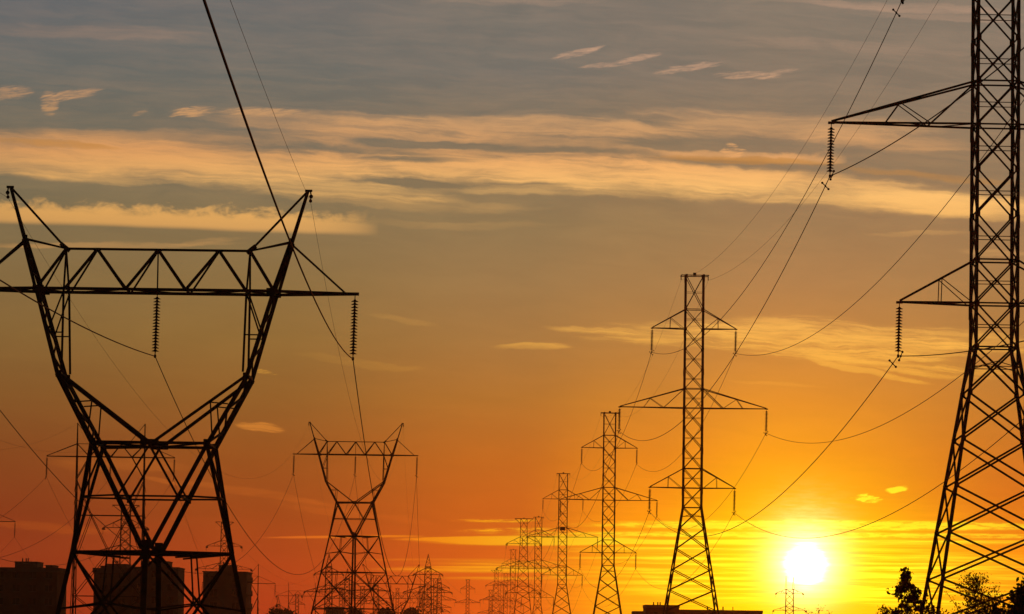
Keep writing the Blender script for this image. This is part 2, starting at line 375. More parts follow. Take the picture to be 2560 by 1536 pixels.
def empty(name, loc, rz=0):
    o = bpy.data.objects.new(name, None); C.objects.link(o)
    o.location = loc; o.rotation_euler = (0, 0, rz); o.empty_display_size = 2
    return o

# ------------------------------------------------------------------ insulators
_ins = {}
def insulator(parent, tip, length, discs, detail, lean=0.0):
    """string of porcelain sheds under the arm tip; the clamp below it is a sub-part"""
    key = (round(length, 2), discs, detail)
    gap = 0.16; pitch_ = (length - gap - 0.12) / discs; rr = 0.17
    if key not in _ins:
        m = MB()
        prof = [(0.02, 0), (0.02, gap)]
        for i in range(discs):
            z = gap + i * pitch_
            prof += [(0.045, z), (0.06, z + pitch_*0.30), (rr*0.75, z + pitch_*0.52), (rr, z + pitch_*0.68), (rr*0.93, z + pitch_*0.76), (0.05, z + pitch_*0.72), (0.03, z + pitch_*0.98)]
        prof += [(0.022, length - 0.1), (0.022, length)]
        m.lathe(prof, (0, 0, 0), 12 if detail > 1 else 6)
        o = m.build('insulator_string', M_PORC); k = MB()
        k.lathe([(0.03, 0), (0.055, 0.03), (0.055, 0.12), (0.02, 0.16)], (0, 0, -length + 0.02), 8)
        k.bar((0, -0.16, -length - 0.06), (0, 0.16, -length - 0.06), 0.06)
        c = k.build('clamp', M_STEEL)
        _ins[key] = (o.data, c.data)
    else:
        o = bpy.data.objects.new('insulator_string', _ins[key][0]); C.objects.link(o)
        c = bpy.data.objects.new('clamp', _ins[key][1]); C.objects.link(c)
    o.parent = parent; o.location = tip; o.rotation_euler = (0, lean, 0); c.parent = o
    return Vector(tip) + Vector((-math.sin(lean) * length, 0, -math.cos(lean) * (length + 0.06)))

def strain_set(parent, tip, s, detail):
    """dead-end strings leaving the arm tip both ways along the line, joined by a jumper loop under the arm"""
    m = MB(); L = 1.9
    for sg in (-1, 1):
        ax = Vector((0, sg, -0.22)).normalized()
        for off in (-0.16, 0.16):
            prof = [(0.02, 0), (0.02, 0.2)]
            for i in range(10):
                z = 0.2 + i * 0.15
                prof += [(0.05, z), (0.13, z + 0.08), (0.12, z + 0.11), (0.04, z + 0.12)]
            prof += [(0.02, L)]
            m.lathe(prof, Vector(tip) + Vector((off, 0, -0.05)), 6, ax)
    o = m.build('insulator_string', M_PORC, parent)
    j = MB(); pts = []
    for i in range(13):
        t = -1 + 2 * i / 12
        pts.append(Vector(tip) + Vector((0.18 * s, t * L * 0.97, -0.45 - 1.1 * (1 - t**4))))
    j.tube(pts, 0.03, 5); j.build('jumper_loop', M_WIRE, parent)
    return Vector(tip) + Vector((0, 0, -0.45))

# ------------------------------------------------------------------ double-circuit lattice mast
def lerp(a, b, t): return a + (b - a) * t
def hw_at(profile, z):
    for (z0, h0), (z1, h1) in zip(profile, profile[1:]):
        if z1 <= z <= z0: return lerp(h1, h0, (z - z1) / (z0 - z1))
    return profile[-1][1] if z < profile[-1][0] else profile[0][1]

def lattice_tower(ref, yaw, label, group, kind='suspension', detail=2, arms=None, top=None, profile=None, name='lattice_pylon', ins=2.30, nd=15, wleg=0.135, wbr=0.07, z_ref=None, plate=False):
    """ref = world point on the mast axis at the level of the long middle arm."""
    h = ref.z if z_ref is None else z_ref
    root = empty(name, (ref.x, ref.y, 0), yaw); tag(root, label, 'pylon', group)
    base = -h
    prof = [(z, w) for z, w in (profile or [(13.3, 0.89), (-9.95, 0.92)])]
    if prof[-1][0] > base:
        z0, w0 = prof[-1]; slope = 0.158 if not profile else 0.12
        prof.append((base, w0 + slope * (z0 - base)))
    arms = arms or [(7.95, 9.9, 4.2), (0.0, 1.95, 7.36), (-8.0, -6.05, 4.24)]
    topz = prof[0][0]
    P = lambda x, y, z: Vector((x, y, z + h))
    A = MB.ang if detail > 1 else MB.bar
    # legs
    for sx_ in (-1, 1):
        for sy_ in (-1, 1):
            m = MB()
            for (z0, w0), (z1, w1) in zip(prof, prof[1:]):
                A(m, P(sx_*w0, sy_*w0, z0), P(sx_*w1, sy_*w1, z1), wleg if z1 > -12 or detail < 2 else wleg*1.1)
            m.box(P(sx_*prof[-1][1], sy_*prof[-1][1], base + 0.15), 0.6, 0.6, 0.3)
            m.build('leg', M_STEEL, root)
    # panel levels
    if profile is None:
        lv = [13.3, 9.9, 7.9, 5.9, 3.9, 1.95, 0, -2.0, -4.0, -6.05, -8.0, -9.95]
    else:
        lv = [topz]; z = topz
        brk = sorted({z for a in arms for z in (a[0], a[1])}, reverse=True)
        for b in brk + [base]:
            if b == base: break
            span = lv[-1] - b
            k = max(1, round(span / (2.2)))
            z0 = lv[-1]
            for i in range(1, k + 1): lv.append(z0 - span * i / k)
    while lv[-1] > base + 0.8:
        st = max(2.07, hw_at(prof, lv[-1]) * (0.78 if profile is None else 1.25))
        nx = lv[-1] - st
        if nx < base + 0.8: nx = base
        lv.append(nx)
    br = MB(); g = MB()
    wh = wbr * 0.5
    for i, (za, zb) in enumerate(zip(lv, lv[1:])):
        a = hw_at(prof, za); b = hw_at(prof, zb)
        for fx in range(4):
            if fx == 0: q = lambda s, w: (s*w, -w)
            elif fx == 1: q = lambda s, w: (s*w, w)
            elif fx == 2: q = lambda s, w: (-w, s*w)
            else: q = lambda s, w: (w, s*w)
            hint = Vector((0, 1, 0)) if fx < 2 else Vector((1, 0, 0))
            wb = wbr if zb > -12 else wbr * 1.25
            A(br, P(*q(-1, a), za), P(*q(1, b), zb), wb, hint)
            A(br, P(*q(1, a), za), P(*q(-1, b), zb), wb, hint)
            if b < 1.3:
                t = a / (a + b); zm = lerp(za, zb, t); wm = hw_at(prof, zm)
                br.bar(P(*q(-1, wm), zm), P(*q(1, wm), zm), wh)
            lvl = [zz for ar in arms for zz in ar[:2]] + ([-9.95, topz] if profile is None else [topz])
            if any(abs(za - zz) < 0.01 for zz in lvl):
                A(br, P(*q(-1, a), za), P(*q(1, a), za), wbr, hint)
            if i == 11 and profile is None:
                zm = za - 0.95; wm = hw_at(prof, zm)
                br.bar(P(*q(-1, wm), zm), P(*q(0, wm), zm + 0.3), wh); br.bar(P(*q(1, wm), zm), P(*q(0, wm), zm + 0.3), wh)
        if detail > 1:
            for sx_ in (-1, 1):
                for sy_ in (-1, 1):
                    g.box(P(sx_*(a-0.03), sy_*(a+0.012), za), 0.22, 0.02, 0.20)
                    if i % 2 == 0:
                        g.box(P(sx_*(a+0.075), sy_*a, za - 0.35), 0.03, 0.12, 0.6)
    n0 = len(br.v); br.v += g.v; br.f += [tuple(i + n0 for i in q) for q in g.f]
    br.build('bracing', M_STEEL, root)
    # arms
    clamps = []
    for (zb, zt, hl) in arms:
        wb_ = hw_at(prof, zb); wt_ = hw_at(prof, zt)
        for s in (-1, 1):
            m = MB(); tip = P(s*hl, 0, zb + 0.04)
            for y in (-1, 1):
                rb = P(s*wb_, y*wb_, zb); rtp = P(s*wt_, y*wt_, zt)
                e = tip + Vector((0, y*0.06, 0))
                A(m, rb, e, wbr*1.25); A(m, rtp, e + Vector((0, 0, 0.05)), wbr*1.25)
                long = hl > 6.4
                tk = (0.53,) if long else (0.45,)
                node = lerp(rtp, e, tk[0])
                bot = lambda t: lerp(e, rb, t)
                if long:
                    A(m, node, bot(0.37), wbr*0.7); A(m, node, bot(0.68), wbr*0.7); A(m, bot(0.68), rtp, wbr)
                else:
                    A(m, node, bot(0.54), wbr*0.55); A(m, node, bot(0.95), wbr*0.6)
            # plan bracing of the arm
            k = 4 if hl > 6.4 else 2
            for i in range(k):
                t0 = i / k; t1 = (i + 1) / k
                p0 = lerp(P(s*wb_, wb_*(1 if i % 2 else -1), zb), tip, t0); p1 = lerp(P(s*wb_, wb_*(-1 if i % 2 else 1), zb), tip, t1)
                if i < k: m.bar(p0, p1, wbr*0.6)
            m.box(tip + Vector((s*0.0, 0, -0.02)), 0.28, 0.22, 0.10)
            m.build('cross_arm', M_STEEL, root)
            tp = tip + Vector((0, 0, -0.06))
            if kind == 'suspension':
                clamps.append(insulator(root, tp, ins, nd, detail, R(1.0)))
            else:
                clamps.append(strain_set(root, tp, s, detail))
    # top bar with earth-wire lugs
    m = MB(); tops = []
    tw = top or 1.36
    wt0 = prof[0][1]
    if kind == 'peak':
        for sx_ in (-1, 1):
            for sy_ in (-1, 1): m.bar(P(sx_*wt0, sy_*wt0, topz), P(0, 0, topz + tw), wleg*0.7)
        for t in (0.3, 0.55, 0.78):
            w = wt0*(1-t)
            for sg in (-1, 1): m.bar(P(-w, sg*w, topz+tw*t), P(w, sg*w, topz+tw*t), wh)
            w2 = wt0*(1-t+0.25)
            m.bar(P(-w2, -w2, topz+tw*(t-0.25)), P(w, -w, topz+tw*t), wh)
        m.build('peak', M_STEEL, root)
        tops = [P(0, 0, topz + tw)] * 2
    elif kind == 'twin':
        for s in (-1, 1):
            for sy_ in (-1, 1):
                for sx_ in (-1, 1):
                    m.bar(P(s*wt0 + sx_*0.35, sy_*wt0*0.3, topz), P(s*wt0, 0, topz + tw), wleg*0.7)
        m.build('peak', M_STEEL, root); tops = [P(-wt0, 0, topz+tw), P(wt0, 0, topz+tw)]
    else:
        for sg in (-1, 1):
            A(m, P(-tw, sg*wt0, topz), P(tw, sg*wt0, topz), wbr*1.3)
            if tw > 2:
                for s in (-1, 1): m.bar(P(s*tw, sg*wt0, topz), P(s*hw_at(prof, topz-1.9), sg*wt0, topz - 1.5), wbr)
        for s in (-1, 1):
            m.bar(P(s*tw, -wt0, topz), P(s*tw, wt0, topz), wbr)
            m.bar(P(s*tw, 0, topz), P(s*tw, 0, topz-0.45), 0.08)
            tops.append(P(s*tw, 0, topz - 0.45))
        if detail: m.bar(P(0, 0, topz), P(0, 0, topz+0.3), 0.3)
        m.build('top_bar', M_STEEL, root)
    if plate:
        m = MB(); m.box(P(-0.05, -1.05, 1.75), 1.05, 0.04, 0.75); m.build('marker_plate', M_PLATE, root)
    rot = Matrix.Rotation(yaw, 3, 'Z'); o = Vector((ref.x, ref.y, 0))
    w = lambda p: rot @ p + o
    return {'c': [w(c) for c in clamps], 'g': [w(c) for c in tops]}

# ------------------------------------------------------------------ horned single-circuit tower ("cat head")
def horned_tower(ref, yaw, label, group, detail=2, ins=2.72, nd=18):
    h = ref.z; root = empty('horned_pylon', (ref.x, ref.y, 0), yaw); tag(root, label, 'pylon', group)
    P = lambda x, y, z: Vector((x, y, z + h))
    A = MB.ang if detail > 1 else MB.bar
    f = 1.0 if detail > 1 else 1.0
    dB, dK, dW, dC = 1.15, 1.75, 2.45, 3.2      # half depths at beam, knee, waist, crotch
    xK, zK = 4.13, -3.75
    xW, zW = 2.5, -6.75
    xC, zC = 3.5, -11.5
    SL = 0.215; SD = 0.12
    base = -h
    # bridge beam
    m = MB()
    topx = [-4.05, -2.68, 0.0, 2.68, 4.05]; botx = [-5.2, -3.95, -1.3, 1.33, 3.97, 5.2]
    zT = 1.84
    A(m, P(-4.05, 0, zT), P(4.05, 0, zT), 0.11)
    for y in (-1, 1):
        A(m, P(-5.3, y*dB, 0), P(5.3, y*dB, 0), 0.14)
        seq = [(-5.2, 0), (-4.05, 1), (-3.95, 0), (-2.68, 1), (-1.3, 0), (0.0, 1), (1.33, 0), (2.68, 1), (3.97, 0), (4.05, 1), (5.2, 0)]
        for (x0, k0), (x1, k1) in zip(seq, seq[1:]):
            if abs(x0 - x1) < 0.2: continue
            p0 = P(x0, 0 if k0 else y*dB, zT if k0 else 0); p1 = P(x1, 0 if k1 else y*dB, zT if k1 else 0)
            A(m, p0, p1, 0.105)
    m.bar(P(0, 0, zT), P(0, 0, 0), 0.06); m.bar(P(0, -dB, 0.0), P(0, dB, 0), 0.12)
    for i, (x0, x1) in enumerate(zip(botx, botx[1:])):
        s = 1 if i % 2 else -1
        m.bar(P(x0, s*dB, -0.02), P(x1, -s*dB, -0.02), 0.07); m.bar(P(x1, -dB, 0.02), P(x1, dB, 0.02), 0.07)
    for x in (-2.68, 0.0, 2.68): m.box(P(x, 0, zT - 0.02), 0.34, 0.02, 0.10)
    m.build('bridge_beam', M_STEEL, root)
    for s in (-1, 1):
        # horn: outer leg above the beam, up to the earth-wire peak
        m = MB()
        for y in (-1, 1):
            A(m, P(s*5.2, y*dB, 0), P(s*5.88, y*0.30, 2.22), 0.17); A(m, P(s*5.88, y*0.30, 2.22), P(s*6.55, y*0.03, 4.5), 0.125)
            A(m, P(s*4.05, 0, zT), P(s*5.88, y*0.30, 2.25), 0.075)
        for t in (0.3, 0.6, 0.85):
            m.bar(P(s*lerp(5.2, 5.88, t), -lerp(dB, .3, t), 2.22*t), P(s*lerp(5.2, 5.88, t), lerp(dB, .3, t), 2.22*t), 0.07)
        A(m, P(s*4.05, 0, zT), P(s*6.55, 0, 4.52), 0.10)
        m.bar(P(s*6.42, 0, 4.53), P(s*6.74, 0, 4.53), 0.10)
        m.bar(P(s*3.9, 0, zT-0.1), P(s*4.3, 0, zT+0.22), 0.19); m.box(P(s*5.86, -0.2, 2.2), 0.22, 0.03, 0.42)
        m.build('horn', M_STEEL, root)
        # small hanger for the earth wire
        k = MB(); k.tube([P(s*6.66, 0, 4.5), P(s*6.70, 0, 4.28), P(s*6.66, 0, 4.1)], 0.035, 6)
        k.ball(P(s*6.69, 0, 4.28), 0.09); k.ball(P(s*6.67, 0, 4.08), 0.075)
        k.build('wire_hanger', M_STEEL, root)
        # outer cross arm
        m = MB(); tip = P(s*8.75, 0, 0.0)
        for y in (-1, 1):
            A(m, P(s*5.2, y*dB, 0), tip + Vector((0, y*0.05, 0)), 0.13)
            A(m, P(s*5.88, y*0.30, 2.15), tip + Vector((-s*0.5, y*0.05, 0.05)), 0.08)
        for i in range(3):
            t0, t1 = i/3, (i+1)/3; q = 1 if i % 2 else -1
            m.bar(P(s*lerp(5.2, 8.75, t0), q*dB*(1-t0), 0), P(s*lerp(5.2, 8.75, t1), -q*dB*(1-t1), 0), 0.06)
        m.box(tip + Vector((-s*0.28, 0, 0)), 0.8, 0.20, 0.13)
        m.build('cross_arm', M_STEEL, root)
        # window leg: beam down to the knee
        m = MB()
        for y in (-1, 1):
            A(m, P(s*5.2, y*dB, 0), P(s*xK, y*dK, zK), 0.19)
            A(m, P(s*4.0, y*dB*0.98, 0), P(s*3.95, y*dK, zK+0.15), 0.10)
            A(m, P(s*4.05, 0, zT), P(s*4.0, y*dB, 0), 0.09)
            pa = P(s*4.0, y*dB, -0.1); t = 0.52
            pb = P(s*lerp(5.2, xK, t), y*lerp(dB, dK, t), zK*t)
            A(m, pa, pb, 0.07); m.bar(pb, P(s*3.97, y*lerp(dB, dK, t), zK*t), 0.055)
        for i in range(5):
            t0, t1 = i/5, (i+1)/5; q = 1 if i % 2 else -1
            m.bar(P(s*lerp(5.2, xK, t0), q*lerp(dB, dK, t0), zK*t0), P(s*lerp(5.2, xK, t1), -q*lerp(dB, dK, t1), zK*t1), 0.075)
        m.box(P(s*5.12, -dB-0.02, 0), 0.5, 0.03, 0.26); m.box(P(s*5.12, dB+0.02, 0), 0.5, 0.03, 0.26)
        m.bar(P(s*xK, -dK, zK), P(s*xK, dK, zK), 0.12)
        m.build('window_leg', M_STEEL, root)
        # fork leg: knee down to the waist
        m = MB()
        for y in (-1, 1):
            A(m, P(s*xK, y*dK, zK), P(s*xW, y*dW, zW), 0.19)
            A(m, P(s*(xK-.1), y*dK, zK-.05), P(s*0.25, y*dW, zW+0.1), 0.13)
            t = 0.40
            po = P(s*lerp(xK, xW, t+0.08), y*lerp(dK, dW, t), lerp(zK, zW, t+0.02)); pi = P(s*lerp(xK, 0.25, t), y*lerp(dK, dW, t), lerp(zK, zW, t))
            m.bar(po, pi, 0.055); m.bar(pi, P(s*lerp(xK, xW, 0.88), y*lerp(dK, dW, 0.88), lerp(zK, zW, 0.88)), 0.06)
            m.box(P(s*(xK-0.05), y*(dK+0.02), zK-0.02), 0.26, 0.03, 0.3)
        for i in range(4):
            t0, t1 = i/4, (i+1)/4; q = 1 if i % 2 else -1
            m.bar(P(s*lerp(xK, xW, t0), q*lerp(dK, dW, t0), lerp(zK, zW, t0)), P(s*lerp(xK, xW, t1), -q*lerp(dK, dW, t1), lerp(zK, zW, t1)), 0.08)
        m.build('fork_leg', M_STEEL, root)
    # waist bars
    m = MB()
    for y in (-1, 1):
        A(m, P(-xW, y*dW, zW), P(xW, y*dW, zW), 0.13); m.bar(P(-xW, y*dW, zW-0.10), P(0, y*dW, zW-0.03), 0.05)
        m.box(P(0, y*(dW+0.02), zW+0.02), 0.8, 0.03, 0.26)
        for s in (-1, 1): m.box(P(s*(xW-0.02), y*(dW+0.02), zW), 0.28, 0.03, 0.36)
    for s in (-1, 0, 1): m.bar(P(s*xW, -dW, zW), P(s*xW, dW, zW), 0.10)
    m.bar(P(-xW, -dW, zW), P(0, dW, zW), 0.07); m.bar(P(0, dW, zW), P(xW, -dW, zW), 0.07)
    m.build('waist_frame', M_STEEL, root)
    # V braces from the waist corners down to the front and rear legs; the base is a diamond in plan
    k = zC - base
    for s in (-1, 1):
        for y in (-1, 1):
            m = MB()
            A(m, P(s*xW, y*dW, zW), P(s*0.16, y*dC, zC+0.15), 0.18)
            t = 0.5
            vm = P(s*lerp(xW, 0.16, t), y*lerp(dW, dC, t), lerp(zW, zC, t)); A(m, P(0, y*dW, zW-0.1), vm, 0.085)
            m.box(vm + Vector((0, y*0.02, 0)), 0.2, 0.03, 0.22)
            m.build('v_brace', M_STEEL, root)
            m = MB(); A(m, P(s*xW, y*dW, zW), P(s*xC, y*0.05, zC), 0.16); m.build('waist_leg', M_STEEL, root)
        m = MB(); A(m, P(s*xC, 0, zC), P(s*(xC+SL*k), 0, base), 0.2)
        m.box(P(s*(xC+SL*k), 0, base+0.2), 0.8, 0.8, 0.4)
        m.build('leg', M_STEEL, root)
    for y in (-1, 1):
        m = MB(); m.bar(P(0, y*dC, zC+0.2), P(0, y*(dC+SL*k), base), 0.24)
        m.box(P(0, y*(dC+.03), zC+0.1), 0.36, 0.04, 0.85)
        m.box(P(0, y*(dC+SL*k), base+0.2), 0.8, 0.8, 0.4)
        m.build('leg', M_STEEL, root)
    m = MB()
    tm = 0.49; zm = lerp(zW, zC, tm); xm = lerp(xW, xC, tm); dl = dW*(1-tm); dv = lerp(dW, dC, tm); xv = lerp(xW, 0.16, tm)
    for y in (-1, 1):
        for s in (-1, 1):
            A(m, P(s*xm, y*dl, zm), P(s*xv, y*dv, zm+0.03), 0.08)
            A(m, P(s*xC, 0, zC), P(0, y*dC, zC), 0.16)
            m.bar(P(s*xC, 0, zC-0.02), P(s*1.2, y*dC*.65, zC-0.20), 0.07)
            m.bar(P(s*xW, y*dW, zW), P(s*xm, -y*dl, zm), 0.07)
        A(m, P(-xv, y*dv, zm), P(xv, y*dv, zm), 0.08)
    for s in (-1, 1):
        m.bar(P(s*xm, -dl, zm), P(s*xm, dl, zm), 0.08); m.bar(P(s*xv, -dv, zm), P(s*xv, dv, zm), 0.08)
    m.bar(P(0, -dC, zC), P(0, dC, zC), 0.12); m.bar(P(-xC, 0, zC), P(xC, 0, zC), 0.09)
    m.build('body_bracing', M_STEEL, root)
    m = MB(); z = zC
    while z > base + 1.2:
        z2 = max(z - 5.1, base); k1 = zC - z; k2 = zC - z2
        x1, x2 = xC+SL*k1, xC+SL*k2; d1, d2 = dC+SL*k1, dC+SL*k2
        for y in (-1, 1):
            for s in (-1, 1):
                a0 = P(s*x1, 0, z); a1 = P(s*x2, 0, z2); b0 = P(0, y*d1, z); b1 = P(0, y*d2, z2)
                A(m, a0, b1, 0.10); A(m, b0, a1, 0.10)
                c = a0.lerp(b1, x1/(x1+x2))
                zz = c.z - h - 0.28; kk = zC - zz
                m.bar(c, P(s*(xC+SL*kk), 0, zz), 0.075); m.bar(c, P(0, y*(dC+SL*kk), zz), 0.065)
                m.bar(c, a0.lerp(b0, 0.48), 0.07)
                m.box(c, 0.22, 0.22, 0.22)
                if z2 > base + 0.1: A(m, a1, b1, 0.13)
        z = z2
    m.build('lower_bracing', M_STEEL, root)
    cl = [insulator(root, P(x, 0, -0.08), ins, nd, detail, R(1.0)) for x in (-8.7, 0.0, 8.7)]
    rot = Matrix.Rotation(yaw, 3, 'Z'); o = Vector((ref.x, ref.y, 0)); w = lambda p: rot @ p + o
    return {'c': [w(c) for c in cl], 'g': [w(P(s*6.67, 0, 4.05)) for s in (-1, 1)]}

# ------------------------------------------------------------------ portal tower on two masts
def portal_tower(ref, yaw, label, group, detail=1, ins=2.7, nd=18, strain=False, peaks=True):
    h = ref.z; root = empty('portal_pylon', (ref.x, ref.y, 0), yaw); tag(root, label, 'pylon', group)
    P = lambda x, y, z: Vector((x, y, z + h)); base = -h
    A = MB.ang if detail > 1 else MB.bar
    X = 4.6; zt = 1.75
    dep = lambda z: 0.75 if z > -2.6 else 0.75 + (-2.6 - z) * 0.10      # half depth of each mast
    for s in (-1, 1):
        m = MB()
        for y in (-1, 1):
            A(m, P(s*X, y*0.05, 4.6), P(s*X, y*0.75, 0), 0.13); A(m, P(s*X, y*0.75, 0), P(s*X, y*dep(base), base), 0.15)
            A(m, P(s*(X-0.0), y*0.75, -2.6), P(s*(X+0.35), y*dep(base)*0.9, base), 0.11)
        z = 4.0; i = 0
        while z > base + 1.5:
            z2 = z - (1.3 + 0.05*(4-z)); q = 1 if i % 2 else -1; i += 1
            m.bar(P(s*X, q*dep(z)*(min(1, (4.6-z)/4.6+.05) if z > 0 else 1), z), P(s*X, -q*dep(z2)*(min(1, (4.6-z2)/4.6+.05) if z2 > 0 else 1), z2), 0.07)
            if z < -3: m.bar(P(s*X, 0, z), P(s*(X+0.3), 0, z2), 0.06)
            z = z2
        m.box(P(s*X, 0, base+0.2), 1.2, 2.5, 0.4)
        m.build('mast', M_STEEL, root)
        m = MB(); A(m, P(s*X, 0, 4.55), P(s*2.35, 0, zt), 0.07) if peaks else None
        for y in (-1, 1):
            A(m, P(s*X, y*0.7, 0), P(s*8.75, y*0.05, 0), 0.12); A(m, P(s*X, y*0.5, zt), P(s*8.75, y*0.05, 0.06), 0.075)
        m.build('cross_arm', M_STEEL, root)
    m = MB()
    A(m, P(-X, 0, zt), P(X, 0, zt), 0.08)
    for y in (-1, 1):
        A(m, P(-X, y*0.75, 0), P(X, y*0.75, 0), 0.13)
        seq = [(-X, 1), (-2.9, 0), (-1.4, 1), (0, 0), (1.4, 1), (2.9, 0), (X, 1)]
        for (x0, k0), (x1, k1) in zip(seq, seq[1:]):
            m.bar(P(x0, 0 if k0 else y*.75, zt*k0), P(x1, 0 if k1 else y*.75, zt*k1), 0.09)
        for s in (-1, 1):
            A(m, P(s*2.9, y*.75, 0), P(s*X, y*.8, -3.0), 0.10)
    m.build('bridge_beam', M_STEEL, root)
    m = MB()
    for y in (-1, 1):
        d = dep(-8)
        A(m, P(-X, y*d, -8), P(X, y*d, -8), 0.10)
        if base < -9:
            for s in (-1, 1):
                A(m, P(s*X, y*.85, -3.2), P(s*2.5, y*d, -8), 0.10)
                A(m, P(s*2.5, y*d, -8), P(s*X, y*dep(-14), max(-14, base)), 0.09); A(m, P(s*2.5, y*d, -8), P(0, y*dep(-13), max(-13, base)), 0.09)
                A(m, P(0, y*dep(-13), max(-13, base)), P(s*X, y*dep(-19), max(-19, base)), 0.09)
            if base < -20:
                A(m, P(-X, y*dep(-19), -19), P(X, y*dep(-19), -19), 0.10)
                for s in (-1, 1): A(m, P(s*X, y*dep(-19), -19), P(-s*X, y*dep(base), base+.3), 0.09)
    m.build('bracing', M_STEEL, root)
    cl = []
    for x in (-8.7, 0.0, 8.7):
        cl.append(strain_set(root, P(x, 0, -0.05), 1, 1) if strain else insulator(root, P(x, 0, -0.08), ins, nd, detail, R(1.0)))
    rot = Matrix.Rotation(yaw, 3, 'Z'); o = Vector((ref.x, ref.y, 0)); w = lambda p: rot @ p + o
    return {'c': [w(c) for c in cl], 'g': [w(P(s*X, 0, 4.6)) for s in (-1, 1)]}

# ------------------------------------------------------------------ wires
def wire(a, b, sag, r, label, group, seg=48, dampers=(), cat='power line'):
    pts = []
    for i in range(seg + 1):
        t = i / seg; p = a * (1 - t) + b * t; p.z -= 4 * sag * t * (1 - t); pts.append(p)
    o0 = pts[0].copy(); m = MB(); m.tube([p - o0 for p in pts], r, 6)
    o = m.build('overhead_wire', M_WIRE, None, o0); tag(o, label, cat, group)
    for (dist, dx, dz) in dampers:
        L = (b - a).length; t = dist / L if dist > 0 else 1 + dist / L
        p = a * (1 - t) + b * t; p.z -= 4 * sag * t * (1 - t)
        k = MB(); c = p - o0; e = Vector((dx, 0, dz)).normalized() * 0.2
        k.tube([c - e, c, c + e], 0.024, 6); k.ball(c - e, 0.055); k.ball(c + e, 0.055); k.box(c, 0.07, 0.16, 0.09)
        k.build('vibration_damper', M_STEEL, o)
    return o

# ================================================================== THE PLACE
ground = MB(); gn = 24; G0 = -3300; G1 = 3300
for i in range(gn + 1):
    for j in range(gn + 1):
        ground.v.append(Vector((G0 + (G1 - G0) * i / gn, G0 + (G1 - G0) * j / gn, 0)))
for i in range(gn):
    for j in range(gn):
        a = i * (gn + 1) + j; ground.f.append((a, a + gn + 1, a + gn + 2, a + 1))
tag(ground.build('ground', M_GRASS), kind='structure')

# ---- the double-circuit line marching away on the right
GB = 'lattice pylons of the right hand double-circuit line'
LB = [
 ('tall black lattice pylon cut by the right edge of the photo, nearest of all', 2488, 316, 203, 2.1, 2),
 ('dark lattice pylon with six arms left of the setting sun', 1733, 1021, 456, 1.2, 2),
 ('second pylon to the left of the sun, half as tall as its neighbour', 1522, 1251, 695, 1.0, 2),
 ('third pylon left of the sun, with a small dark plate on its mast', 1406.5, 1343, 958, 0.8, 1),
 ('fourth pylon left of the sun, just right of the T-topped tapering pylon', 1345, 1418.5, 1213, 0.8, 1),
 ('small faint square-topped pylon between the two T-topped pylons', 1282, 1463, 1727, 0.8, 1),
 ('tiny pylon just left of the small square-topped one', 1264, 1503, 2210, 0.8, 1),
 ('tiny pylon in the haze right of the small T-topped one', 1254, 1520, 2600, 0.8, 1),
]
TB = []
for i, (lab, px, py, Y, yw, det) in enumerate(LB):
    TB.append(lattice_tower(at(px, py, Y), R(yw), lab, GB, detail=det, plate=(i == 3)))
def ghost(T, off, dz=0.0):     # attachment points of the neighbour tower that stands behind the camera
    return {'c': [p + off for p in T['c']], 'g': [p + off + Vector((0, 0, dz)) for p in T['g']]}
Bm = ghost(TB[0], Vector((5.0, -253, 5.0)))
place = ['from behind the viewer to the nearest right pylon', 'from the nearest right pylon to the one left of the sun',
         'between the first and second pylons left of the sun', 'between the second and third pylons left of the sun',
         'between the third and fourth pylons left of the sun', 'between the fourth pylon and the small square-topped one',
         'between the small square-topped pylon and the tiny one beyond', 'at the far end of the receding row']
cn = ['upper left wire', 'upper right wire', 'middle left wire', 'middle right wire', 'lower left wire', 'lower right wire']
sags = [4.9, 5.1, 5.0, 5.2, 8.0, 7.5, 7.0]
chain = [Bm] + TB
for k in range(len(chain) - 1):
    a, b = chain[k], chain[k+1]
    sg = [5.25] + sags
    for j in range(6):
        dm = ()
        if k == 0 and j in (0, 2, 4): dm = ((-1.1, 0.35, 0.9), )
        if k == 1: dm = ((2.5, -0.7, 0.7), (-0.9, 0.5, 0.7))
        if k == 2: dm = ((0.85, -0.7, 0.7), (-0.6, 0.5, 0.7))
        wire(a['c'][j], b['c'][j], sg[k], 0.021 if k < 4 else 0.017, f'{cn[j]} {place[k]}', 'conductors of the right hand line', 64 if k < 3 else 28, dm)
    for j in range(2):
        wire(a['g'][j], b['g'][j], sg[k] * 0.8, 0.009, f'thin {("left","right")[j]} top wire {place[k]}', 'earth wires of the right hand line', 48 if k < 3 else 20)

# ---- the horned single-circuit line on the left
GA = 'horned pylons of the left line'
LA = [
 ('big black horned pylon filling the left of the photo', 393.5, 729, 200, -0.6, 2),
 ('smaller horned pylon standing whole in mid-distance left of centre', 889, 1137.5, 644, -0.6, 2),
 ('distant horned pylon low behind the mid-distance horned pylon', 977, 1460, 1070, 0.8, 1),
 ('farthest horned pylon, tiny in the haze of the pylon cluster', 1014, 1497, 1510, 0.8, 1),
]
TA = [horned_tower(at(px, py, Y), R(yw), lab, GA, det) for lab, px, py, Y, yw, det in LA]
Am = ghost(TA[0], Vector((7.0, -436, 13.0)))
Am['c'][2] = TA[0]['c'][2] + Vector((8.85, -436, 11.0)); Am['g'] = [p + Vector((8.5, -436, -4.0)) for p in TA[0]['g']]
pa = ['from behind the viewer to the big horned pylon', 'between the big and the mid-distance horned pylons', 'between the mid-distance and the distant horned pylons', 'between the two farthest horned pylons']
an = ['left wire', 'centre wire', 'right wire']
chainA = [Am] + TA
